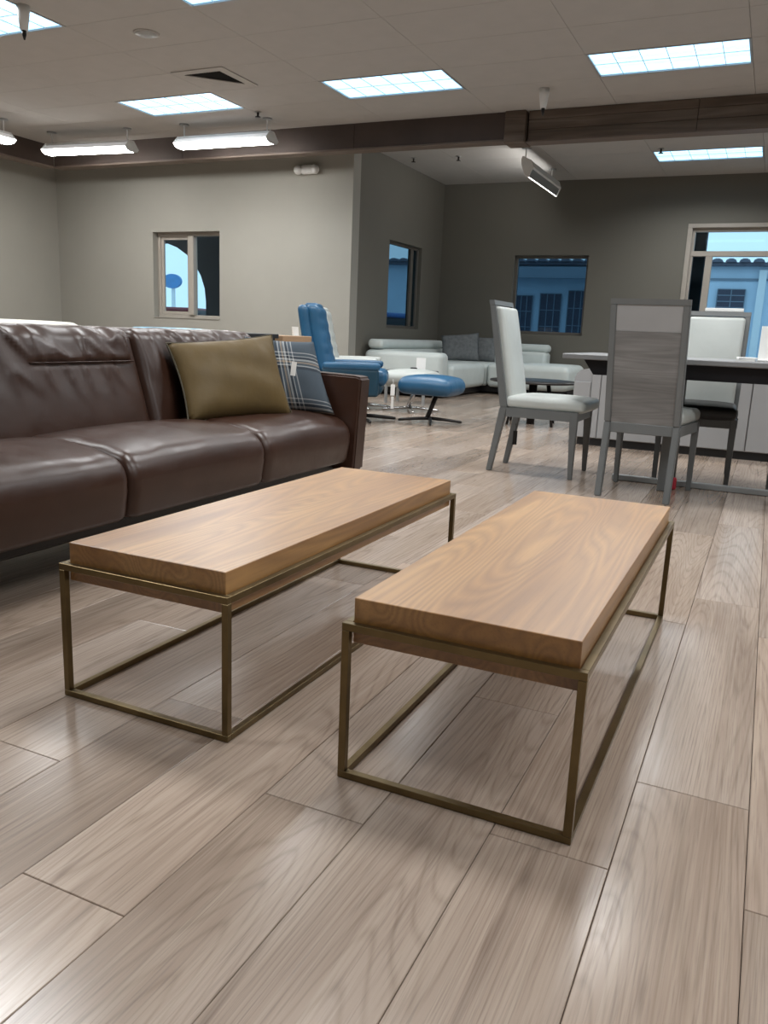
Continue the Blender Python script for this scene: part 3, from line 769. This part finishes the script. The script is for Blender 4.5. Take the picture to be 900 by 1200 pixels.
# low pale cabinet behind the table
cb = thing('low_cabinet', 'pale grey low cabinet with black plinth behind the dining table', 'cabinet', (0, 6.55, 0))
obj('plinth', B((-1.34, 1.5, 0.03, 0.5, 0, 0.06)), 'black', cb)
bm = bmesh.new(); prism(bm, [(-1.40, 0.06), (1.55, 0.06), (1.55, 0.60)] + [(-1.31 - 0.09 * math.sin(a), 0.51 + 0.09 * math.cos(a)) for a in [PI / 2 * k / 6 for k in range(7)]], 1, 0.02, 0.52); obj('body', bm, 'cabinet_lacquer', cb)
for a, b in ((-1.395, -1.265), (-1.258, -1.19), (-1.183, -0.70), (-0.693, -0.10), (-0.093, 0.5), (0.507, 1.1), (1.107, 1.545)):
    obj('door', B((a, b, 0.0, 0.019, 0.065, 0.50 if a < -1.3 else 0.585), bevel=0.003), 'cabinet_lacquer', cb)

# ------------------------------------------------------------------ lounge chairs and ottomans
def star(t, r, n, a0, mat, thick=0.016):
    for k in range(n):
        a = a0 + 2 * PI * k / n; d = Vector((math.cos(a), math.sin(a), 0))
        bm = bmesh.new(); tube(bm, [Vector((0, 0, 0.045)), d * r * 0.5 + Vector((0, 0, 0.035)), d * r * 0.92 + Vector((0, 0, 0.022)), d * r + Vector((0, 0, 0.017))], [thick * 1.3, thick * 1.1, thick, thick * 0.8], 8)
        obj('foot', bm, mat, t, True)
def make_lounge(mat, side, basemat):
    t = thing('lounge_chair', 'x', 'armchair')
    star(t, 0.40, 5, 0.15, basemat)
    bm = bmesh.new(); lathe(bm, [(0.05, 0.03), (0.03, 0.06), (0.028, 0.25), (0.06, 0.27)], 20); obj('column', bm, basemat, t, True)
    softbox('seat_base', (-0.30, -0.27, 0.25), (0.27, 0.27, 0.36), 0.05, side, t)
    softbox('seat_cushion', (-0.28, -0.27, 0.34), (0.31, 0.27, 0.47), 0.05, mat, t, (0, 0, 0.02))
    def bk(x, y, z):
        k = max(0, z - 0.42); return x - 0.32 * k + 0.16 * k * k, y * (1 - 0.14 * k), z
    softbox('back_shell', (-0.39, -0.28, 0.30), (-0.29, 0.28, 1.03), 0.05, mat, t, (0, 0, 0), bk)
    def bk2(x, y, z):
        x, y, z = bk(x, y, z)
        return x + 0.004 * math.sin(z * 60) , y, z
    softbox('back_cushion', (-0.31, -0.245, 0.42), (-0.185, 0.245, 1.035), 0.05, mat, t, (0.02, 0, 0), bk2, 0.03)
    def hr(x, y, z): return x - 0.32 * (z - 0.42) + 0.16 * (z - 0.42) ** 2, y, z
    softbox('headrest', (-0.33, -0.16, 0.955), (-0.20, 0.16, 1.05), 0.03, mat, t, (0.01, 0, 0), hr)
    for s in (-1, 1):
        y0, y1 = (0.275, 0.37) if s > 0 else (-0.37, -0.275)
        ar = softbox('armrest', (-0.27, y0, 0.475), (0.25, y1, 0.535), 0.025, mat, t, (0, 0, 0.006), lambda x, y, z: (x, y, z + 0.02 * (x + 0.27) * 0.6))
        softbox('arm_panel', (-0.28, y0 + 0.01, 0.24), (0.24, y1 - 0.01, 0.49), 0.03, side, t)
    return t
def make_ottoman(mat, basemat, n, a0):
    t = thing('ottoman', 'x', 'ottoman')
    star(t, 0.30, n, a0, basemat, 0.013)
    bm = bmesh.new(); tube(bm, [(-0.03, 0, 0.04), (0.0, 0, 0.12), (0.06, 0, 0.28)], 0.022, 10); obj('column', bm, basemat, t, True)
    softbox('cushion', (-0.27, -0.22, 0.27), (0.27, 0.22, 0.40), 0.06, mat, t, (0, 0.02, 0.03), lambda x, y, z: (x, y * (1 + 0.1 * x), z + 0.02 * math.cos(4 * x)))
    obj('seat_plate', B((-0.10, 0.16, -0.09, 0.09, 0.258, 0.272)), basemat, t)
    return t
lb = make_lounge('blue_leather', 'teal_leather', 'metal_dark'); lb.location = (-3.52, 6.87, 0); lb.rotation_euler = (0, 0, 0.40)
lb['label'] = 'blue leather reclining lounge chair behind the brown sofa arm'; lb['group'] = 'lounge chairs'
lw = make_lounge('white_leather', 'white_leather', 'chrome'); lw.location = (-4.07, 7.96, 0); lw.rotation_euler = (0, 0, 0.38)
lw['label'] = 'white leather reclining lounge chair behind the blue one'; lw['group'] = 'lounge chairs'
ob = make_ottoman('blue_leather', 'metal_dark', 4, 0.4); ob.location = (-2.84, 7.12, 0)
ob['label'] = 'blue leather ottoman on a dark star base'; ob['group'] = 'ottomans'
ow = make_ottoman('white_leather', 'chrome', 4, 0.5); ow.location = (-3.43, 8.02, 0)
ow['label'] = 'white leather ottoman on a chrome base behind the blue ottoman'; ow['group'] = 'ottomans'
t = hang_tag('price_tag', (-3.12, 6.86, 0.40), 'long white price tag hanging from the blue lounge chair seat', 'tag', 'paper', 0.10, 0.04, 0.6)
obj('strip', B((-0.012, 0.012, -0.002, 0.002, -0.27, -0.16)), 'paper', t)

# small side table with a card
t = thing('side_table', 'small dark side table in front of the white sectional', 'side table', (-3.84, 8.95, 0))
obj('top', B((-0.27, 0.27, -0.20, 0.20, 0.365, 0.39), bevel=0.004), 'chair_lacquer', t)
for x in (-0.24, 0.24):
    for y in (-0.17, 0.17): obj('leg', B((x - 0.014, x + 0.014, y - 0.014, y + 0.014, 0, 0.366)), 'metal_grey', t)
t = thing('card_holder', 'white card and dark holder on the small side table', 'card', (-3.72, 8.95, 0.39))
o = obj('card', B((-0.055, 0.055, -0.004, 0.004, 0.0, 0.15), bevel=0.001), 'paper', t); o.rotation_euler = (-0.1, 0, 0.3)
obj('holder', B((-0.12, -0.04, -0.03, 0.03, 0, 0.035), bevel=0.004), 'black', t)

# ------------------------------------------------------------------ white sectional sofa in the far corner
ws = thing('sectional_sofa', 'white leather L-shaped sectional sofa in the far corner', 'sofa', (-4.3, 11.2, 0))
def wb(x0, x1, y0, y1, z0, z1): return (x0 + 4.3, y0 - 11.2, z0), (x1 + 4.3, y1 - 11.2, z1)
WL = 'sofa_white_leather'
def wsoft(n, b, r, puff=(0, 0, 0), fn=None, mat=WL): return softbox(n, *wb(*b), r, mat, ws, puff, fn, 0.1)
wsoft('base', (-4.85, -3.83, 10.0, 12.45, 0.02, 0.14), 0.02, mat='black')
wsoft('base', (-3.85, -2.55, 11.55, 12.45, 0.02, 0.14), 0.02, mat='black')
wsoft('armrest', (-4.92, -3.80, 9.84, 10.10, 0.11, 0.585), 0.07)
wsoft('seat_cushion', (-4.65, -3.74, 10.09, 11.45, 0.11, 0.43), 0.07, (0, 0, 0.012))
wsoft('seat_cushion', (-4.65, -3.72, 11.46, 12.30, 0.11, 0.43), 0.06, (0, 0, 0.012))
wsoft('seat_cushion', (-3.71, -3.36, 11.42, 12.30, 0.11, 0.43), 0.06, (0, 0, 0.012))
wsoft('seat_cushion', (-3.35, -2.50, 11.30, 12.42, 0.11, 0.45), 0.09, (0, 0, 0.015))
wsoft('backrest', (-4.93, -4.62, 9.95, 12.45, 0.14, 0.60), 0.06, (0.02, 0, 0))
wsoft('backrest', (-4.64, -3.05, 12.16, 12.48, 0.14, 0.62), 0.06, (0, 0.02, 0))
wsoft('headrest', (-4.91, -4.68, 9.90, 12.16, 0.60, 0.725), 0.055)
wsoft('headrest', (-4.64, -3.85, 12.22, 12.46, 0.61, 0.73), 0.055)
wsoft('headrest', (-3.84, -3.04, 12.22, 12.46, 0.61, 0.73), 0.055)
for (x, y, rz, lab) in ((-4.24, 11.75, 0.55, 'large grey velvet pillow on the white sectional, in front'), (-4.02, 12.02, 0.15, 'smaller grey pillow on the white sectional, behind the large one')):
    t = thing('grey_pillow', lab, 'pillow', (x, y, 0.445), rz, 'grey pillows on the sectional')
    hh = 0.29 if rz > 0.3 else 0.22; ht = 0.42 if rz > 0.3 else 0.36
    pillow('cover', (-hh, 0, 0), (hh, 0, 0), (hh, 0.16, ht), (-hh, 0.16, ht - (0.06 if rz > 0.3 else 0)), 0.14, 'grey_velvet', t, 16, 0.05)

# round dark coffee table beyond the dining chair
t = thing('round_table', 'round dark coffee table in front of the white sectional', 'coffee table', (-2.06, 7.82, 0))
bm = bmesh.new(); lathe(bm, [(0.40, 0.400), (0.42, 0.405), (0.42, 0.418), (0.405, 0.424)], 40); obj('top', bm, 'metal_dark', t, True)
for k in range(4):
    a = PI / 4 + k * PI / 2 + 0.2
    bm = bmesh.new(); tube(bm, [(0.20 * math.cos(a), 0.20 * math.sin(a), 0.402), (0.30 * math.cos(a), 0.30 * math.sin(a), 0.0)], 0.013, 8); obj('leg', bm, 'metal_dark', t, True)
bm = bmesh.new(); lathe(bm, [(0.04, 0), (0.04, 0.40)], 16); obj('column', bm, 'metal_dark', t, True)

# ------------------------------------------------------------------ furniture standing behind the brown sofa
def back_seat(name, lab, loc, wd, top, mat, rz, cat='armchair'):
    t = thing(name, lab, cat, loc, rz)
    softbox('base', (-0.40, -wd / 2 + 0.02, 0.06), (0.36, wd / 2 - 0.02, 0.30), 0.04, mat, t)
    softbox('seat_cushion', (-0.25, -wd / 2 + 0.12, 0.28), (0.42, wd / 2 - 0.12, 0.44), 0.05, mat, t, (0, 0, 0.02))
    softbox('backrest', (-0.44, -wd / 2, 0.30), (-0.22, wd / 2, top), 0.06, mat, t, (0.02, 0, 0.006))
    for s in (-1, 1):
        a, b = (wd / 2 - 0.13, wd / 2) if s > 0 else (-wd / 2, -wd / 2 + 0.13)
        softbox('armrest', (-0.36, a, 0.06), (0.38, b, 0.58), 0.04, mat, t)
    for x in (-0.34, 0.30):
        for y in (-wd / 2 + 0.06, wd / 2 - 0.06): obj('leg', B((x - 0.02, x + 0.02, y - 0.02, y + 0.02, 0, 0.08)), 'metal_dark', t)
    return t
back_seat('cream_sofa', 'cream leather sofa whose top edge shows behind the brown sofa', (-3.62, 2.60, 0), 1.20, 0.800, 'cream_leather', PI, 'sofa')
back_seat('sky_blue_armchair', 'light blue armchair whose top edge shows behind the brown sofa', (-3.62, 3.99, 0), 0.66, 0.786, 'sky_leather', PI)
t = thing('black_console', 'black console top showing behind the olive pillow', 'console', (-3.30, 4.68, 0))
obj('top', B((-0.2, 0.2, -0.20, 0.20, 0.745, 0.775), bevel=0.003), 'black', t); obj('body', B((-0.18, 0.18, -0.18, 0.18, 0.0, 0.745)), 'black', t)
t = thing('oak_console', 'oak console top showing between the pillows and the lounge chairs', 'console', (-3.30, 5.13, 0))
obj('top', B((-0.2, 0.2, -0.20, 0.20, 0.72, 0.765), bevel=0.003), 'oak', t); obj('body', B((-0.18, 0.18, -0.18, 0.18, 0.0, 0.72)), 'oak', t)
t = thing('price_card', 'white price card standing on the oak console', 'card', (-3.20, 5.27, 0.765))
o = obj('card', B((-0.004, 0.004, -0.045, 0.035, 0, 0.065)), 'paper', t); o.rotation_euler = (0, -0.1, 0); obj('foot', B((-0.015, 0.015, -0.02, 0.02, 0, 0.006)), 'paper', t)

# ------------------------------------------------------------------ hanging strip lamps
def make_strip(lab, loc, rz, Ln=1.26, group='hanging strip lamps', tilt=0.0, lens='strip_lens', refl='reflector_glow'):
    t = thing('strip_lamp', lab, 'strip lamp', loc, rz, group)
    h = Ln / 2
    bm = bmesh.new(); prism(bm, [(-0.04, 0.115), (-0.045, 0.085), (0.045, 0.085), (0.04, 0.115)], 0, -h, h); hs = obj('housing', bm, 'metal_white', t)
    bm = bmesh.new(); prism(bm, [(-0.05, 0.088), (-0.125, 0.030), (0.125, 0.030), (0.05, 0.088)], 0, -h + 0.004, h - 0.004); rf = obj('reflector', bm, refl, t)
    bm = bmesh.new(); prism(bm, [(-0.123, 0.029), (-0.098, 0.0), (-0.05, -0.012), (0.05, -0.012), (0.098, 0.0), (0.123, 0.029)], 0, -h, h); ln = obj('lens', bm, lens, t)
    ends_ = [rf]
    for s in (-1, 1):
        bm = bmesh.new(); prism(bm, [(-0.045, 0.118), (-0.135, 0.030), (-0.102, -0.002), (-0.05, -0.015), (0.05, -0.015), (0.102, -0.002), (0.135, 0.030), (0.045, 0.118)], 0, s * h, s * (h + 0.005))
        ends_.append(obj('end_cap', bm, 'metal_white', t))
    if tilt:
        for o in [hs, ln] + ends_: o.rotation_euler = (tilt, 0, 0)
    for s in (-1, 1):
        top = CEIL - loc[2]
        bm = bmesh.new(); tube(bm, [(s * (h - 0.06), 0, 0.09), (s * (h - 0.06), 0, top)], 0.008, 8); rd = obj('rod', bm, 'metal_white', t)
        bm = bmesh.new(); lathe(bm, [(0.055, top - 0.015), (0.055, top)], 16, (s * (h - 0.06), 0, 0)); obj('canopy', bm, 'metal_grey', rd)
    return t
make_strip('hanging white strip lamp at the left, over the corner of the pale wall', (-8.00, 8.18, 2.845), 0.09)
make_strip('hanging white strip lamp over the window, right of its twin', (-6.02, 8.27, 2.845), 0.02)
make_strip('hanging strip lamp at the extreme left edge, along the left wall', (-8.62, 6.88, 2.845), PI / 2)
make_strip('hanging strip lamp beyond the beam, lighting the side wall', (-3.06, 11.05, 2.86), PI / 2, 1.45, tilt=1.22, lens='strip_lens_dim', refl='metal_grey')

# emergency light on the wall
t = thing('emergency_light', 'white two-headed emergency light high on the pale wall', 'emergency light', (-5.60, 9.466, 2.77))
softbox('body', (-0.09, -0.075, -0.05), (0.09, 0, 0.06), 0.035, 'metal_white', t)
for s in (-1, 1):
    bm = bmesh.new(); lathe(bm, [(0.03, -0.05), (0.052, -0.03), (0.055, 0.02), (0.045, 0.04)], 18); o = obj('lamp_head', bm, 'metal_white', t, True)
    o.location = (s * 0.12, -0.065, 0.0); o.rotation_euler = (PI / 2, 0, -s * 0.5)

# ceiling fittings
def cone(loc, lab):
    t = thing('ceiling_cone', lab, 'ceiling fitting', loc, 0, 'white ceiling cones')
    bm = bmesh.new(); lathe(bm, [(0.05, 0), (0.044, -0.06), (0.028, -0.17)], 20); obj('shade', bm, 'metal_white', t, True)
    bm = bmesh.new(); lathe(bm, [(0.018, -0.168), (0.016, -0.20), (0.006, -0.235)], 12); obj('tip', bm, 'metal_dark', t, True)
cone((-5.43, 4.93, CEIL), 'white ceiling cone hanging in the top left corner')
cone((-2.245, 8.07, CEIL), 'white ceiling cone hanging in front of the wooden beam')
t = thing('air_vent', 'square white ceiling air vent with dark opening', 'vent', (-5.12, 6.88, CEIL))
def ringf(o, i, z0, z1): return B((-o, o, -o, -i, z0, z1), (-o, o, i, o, z0, z1), (-o, -i, -i, i, z0, z1), (i, o, -i, i, z0, z1))
obj('plate', ringf(0.29, 0.20, -0.008, -0.0005), 'tile_white', t)
def tri(name, pts, mat, z0, z1):
    bm = bmesh.new(); prism(bm, pts, 2, z0, z1); return obj(name, bm, mat, t)
tri('opening', [(-0.2, -0.2), (0.2, -0.2), (0.2, 0.2)], 'vent_shade', -0.006, -0.001)  # flat dark sheets; shade inside the vent throat is put into their colour
tri('opening', [(-0.2, -0.2), (0.2, 0.2), (-0.2, 0.2)], 'vent_shade', -0.003, -0.001)
for k in range(4):       # the blades of the two blowing sides that face the camera cover their slots
    q = 0.2 - k * 0.05; p = q - 0.048
    tri('slat', [(-q, -q + 0.004), (-p, -p + 0.004), (-p, p), (-q, q)], 'tile_white', -0.012, -0.004)
    tri('slat', [(-q, q), (-p, p), (p - 0.004, p), (q - 0.004, q)], 'tile_white', -0.012, -0.004)
t = thing('ceiling_speaker', 'round flat speaker grille in the ceiling near the top edge', 'speaker', (-4.92, 5.70, CEIL))
bm = bmesh.new(); lathe(bm, [(0.10, -0.008), (0.105, -0.004), (0.105, -0.0005)], 28); obj('rim', bm, 'tile_white', t, True)
bm = bmesh.new(); lathe(bm, [(0.085, -0.011), (0.088, -0.008)], 28); obj('grille', bm, 'metal_grey', t, True)
def sprinkler(x, y, lab):
    t = thing('sprinkler', lab, 'sprinkler', (x, y, CEIL), 0, 'sprinkler heads')
    bm = bmesh.new(); lathe(bm, [(0.035, -0.006), (0.03, -0.0005)], 14); obj('plate', bm, 'metal_grey', t, True)
    bm = bmesh.new(); lathe(bm, [(0.012, -0.05), (0.012, -0.004)], 10); obj('stem', bm, 'metal_dark', t, True)
    bm = bmesh.new(); lathe(bm, [(0.03, -0.056), (0.03, -0.05)], 12); obj('deflector', bm, 'metal_dark', t, True)
sprinkler(-5.40, 8.02, 'dark sprinkler head above the right hanging strip lamp')
sprinkler(-4.04, 10.65, 'dark sprinkler head beyond the beam, left of the angled strip lamp')
sprinkler(-4.66, 10.60, 'dark sprinkler head beyond the beam, nearest the side wall')
sprinkler(-1.52, 10.80, 'dark sprinkler head beside the far recessed light')
t = thing('slot_vent', 'small slotted vent under the wooden beam', 'vent', (-1.88, 9.35, CEIL))
obj('plate', B((-0.14, 0.14, -0.09, 0.09, -0.006, -0.0005)), 'tile_white', t)
for k in range(4):
    o = obj('slot', B((-0.012, 0.012, -0.07, 0.07, -0.009, -0.0065)), 'metal_dark', t); o.location = (-0.09 + 0.06 * k, 0, 0)

# ------------------------------------------------------------------ outdoors
struct('ground', B((-60, 40, 9.9, 90, -0.30, -0.16)), 'asphalt')
nb = thing('neighbour_building', 'pale blue building outside with dark windows and tiled eave', 'building', (-3, 26, -0.16))
def NB(x0, x1, y0, y1, z0, z1): return (x0 + 3, x1 + 3, y0 - 26, y1 - 26, z0 + 0.16, z1 + 0.16)
obj('wall', B(NB(-13, 9, 26, 26.4, -0.16, 3.05)), 'stucco_blue', nb)
def nwin(x0, x1, z0, z1, bars):
    f = obj('window', B(NB(x0, x1, 25.94, 26.0, z0, z1)), 'shutter_dark', nb)
    bx = [NB(x0 + (x1 - x0) * k / bars - 0.012, x0 + (x1 - x0) * k / bars + 0.012, 25.92, 25.94, z0, z1) for k in range(bars + 1)]
    bx += [NB(x0, x1, 25.92, 25.94, z0 + (z1 - z0) * k / 4 - 0.012, z0 + (z1 - z0) * k / 4 + 0.012) for k in range(5)]
    obj('window_bars', B(*bx), 'stucco_shadow', f)
for a, b, z in ((-7.63, -7.07, 2.13), (-6.83, -6.16, 2.2), (-5.95, -5.36, 2.3), (-3.6, -2.9, 2.3)): nwin(a, b, 0.2, z, 3)
nwin(-1.66, -0.92, 1.74, 2.42, 2); nwin(0.6, 1.3, 1.74, 2.42, 2)
obj('fascia', B(NB(-9.5, -3.9, 25.2, 25.4, 2.62, 2.85)), 'stucco_shadow', nb)
obj('porch_roof', B(NB(-9.5, -3.9, 25.2, 26, 2.85, 2.95)), 'stucco_shadow', nb)
obj('pilaster', B(NB(-0.62, -0.42, 25.85, 26, -0.16, 2.95)), 'car_white', nb)
obj('moulding', B(NB(-3.8, 9, 25.95, 26.0, 2.66, 2.72)), 'stucco_shadow', nb)
obj('roof', B(NB(-13, 9, 25.7, 28, 3.05, 3.14)), 'roof_clay', nb)
for k in range(60):
    bm = bmesh.new(); x = -12.9 + k * 0.36; 
    prism(bm, [(x + 3 + 0.15 * math.cos(a), 3.30 + 0.10 * math.sin(a)) for a in [PI * i / 5 for i in range(6)]], 1, -0.42, 1.5); obj('roof_tile', bm, 'roof_clay', nb)
bm = bmesh.new(); lathe(bm, [(0.22, 0), (0.22, 0.05)], 20); o = obj('porch_lamp', bm, 'strip_lens', nb); o.location = (-6.35 + 3, 25.95 - 26, 3.2); o.rotation_euler = (PI / 2, 0, 0); o.hide_render = False
bpy.data.objects.remove(o)
# dark post added outside so that the narrow pane looks dark
po_ = thing('added_post', 'dark post added outside behind the narrow pane to darken it', 'post', (-1.22, 13.3, -0.16))
obj('shaft', B((-0.16, 0.14, -0.1, 0.1, 0, 2.7)), 'porch_dark', po_); obj('cap', B((-0.2, 0.18, -0.14, 0.14, 2.7, 2.8)), 'porch_dark', po_)
# porch arch outside the left window
pa = thing('porch_arch', 'dark arched porch outside the window in the pale wall', 'porch', (-9.9, 11.6, -0.16))
arc = [(1.06 * math.cos(a), 1.36 + 0.98 * math.sin(a)) for a in [PI * k / 14 for k in range(15)]]
poly = [(1.06, 0.0)] + arc + [(-1.06, 0.0), (-3.5, 0.0), (-3.5, 3.6), (2.4, 3.6), (2.4, 0.0)]
bm = bmesh.new(); prism(bm, poly, 1, 0, 0.3); bmesh.ops.triangulate(bm, faces=[f for f in bm.faces if len(f.verts) > 4]); obj('arch_wall', bm, 'porch_dark', pa)
obj('porch_roof', B((-3.5, 2.4, -1.9, 0.3, 3.0, 3.1)), 'porch_dark', pa)
sg = thing('pole_sign', 'blue oval sign on a post seen through the left window', 'sign', (-20.58, 25, -0.16))
bm = bmesh.new(); lathe(bm, [(0.42, -0.05), (0.42, 0.05)], 28); o = obj('board', bm, 'sign_blue', sg); o.rotation_euler = (PI / 2, 0, 0); o.scale = (1, 1, 1); o.location = (0, 0, 2.5)
for v in o.data.vertices: v.co.y *= 0.62
obj('post', B((-0.05, 0.05, 0.0, 0.1, 0, 2.3)), 'car_white', sg)
def car(loc, rz, mat, lab):
    t = thing('parked_car', lab, 'car', loc, rz)
    softbox('body', (-2.1, -0.85, 0.28), (2.1, 0.85, 0.88), 0.2, mat, t, cell=0.4)
    softbox('cabin', (-1.1, -0.75, 0.80), (1.1, 0.75, 1.42), 0.25, 'porch_dark', t, cell=0.4)
    softbox('roof', (-0.95, -0.72, 1.34), (0.95, 0.72, 1.47), 0.06, mat, t, cell=0.4)
    for x in (-1.3, 1.3):
        for y in (-0.8, 0.8):
            bm = bmesh.new(); lathe(bm, [(0.31, -0.1), (0.31, 0.1)], 18); o = obj('wheel', bm, 'tyre', t); o.rotation_euler = (PI / 2, 0, 0); o.location = (x, y, 0.31)
car((-17.5, 21.5, -0.16), 0.2, 'car_red', 'dark red car parked outside the left window')
car((-21.5, 28.5, -0.16), 0.1, 'car_white', 'white car parked farther off outside the left window')
car((-9.6, 19.4, -0.16), 1.2, 'car_blue', 'blue car parked outside the side wall window')
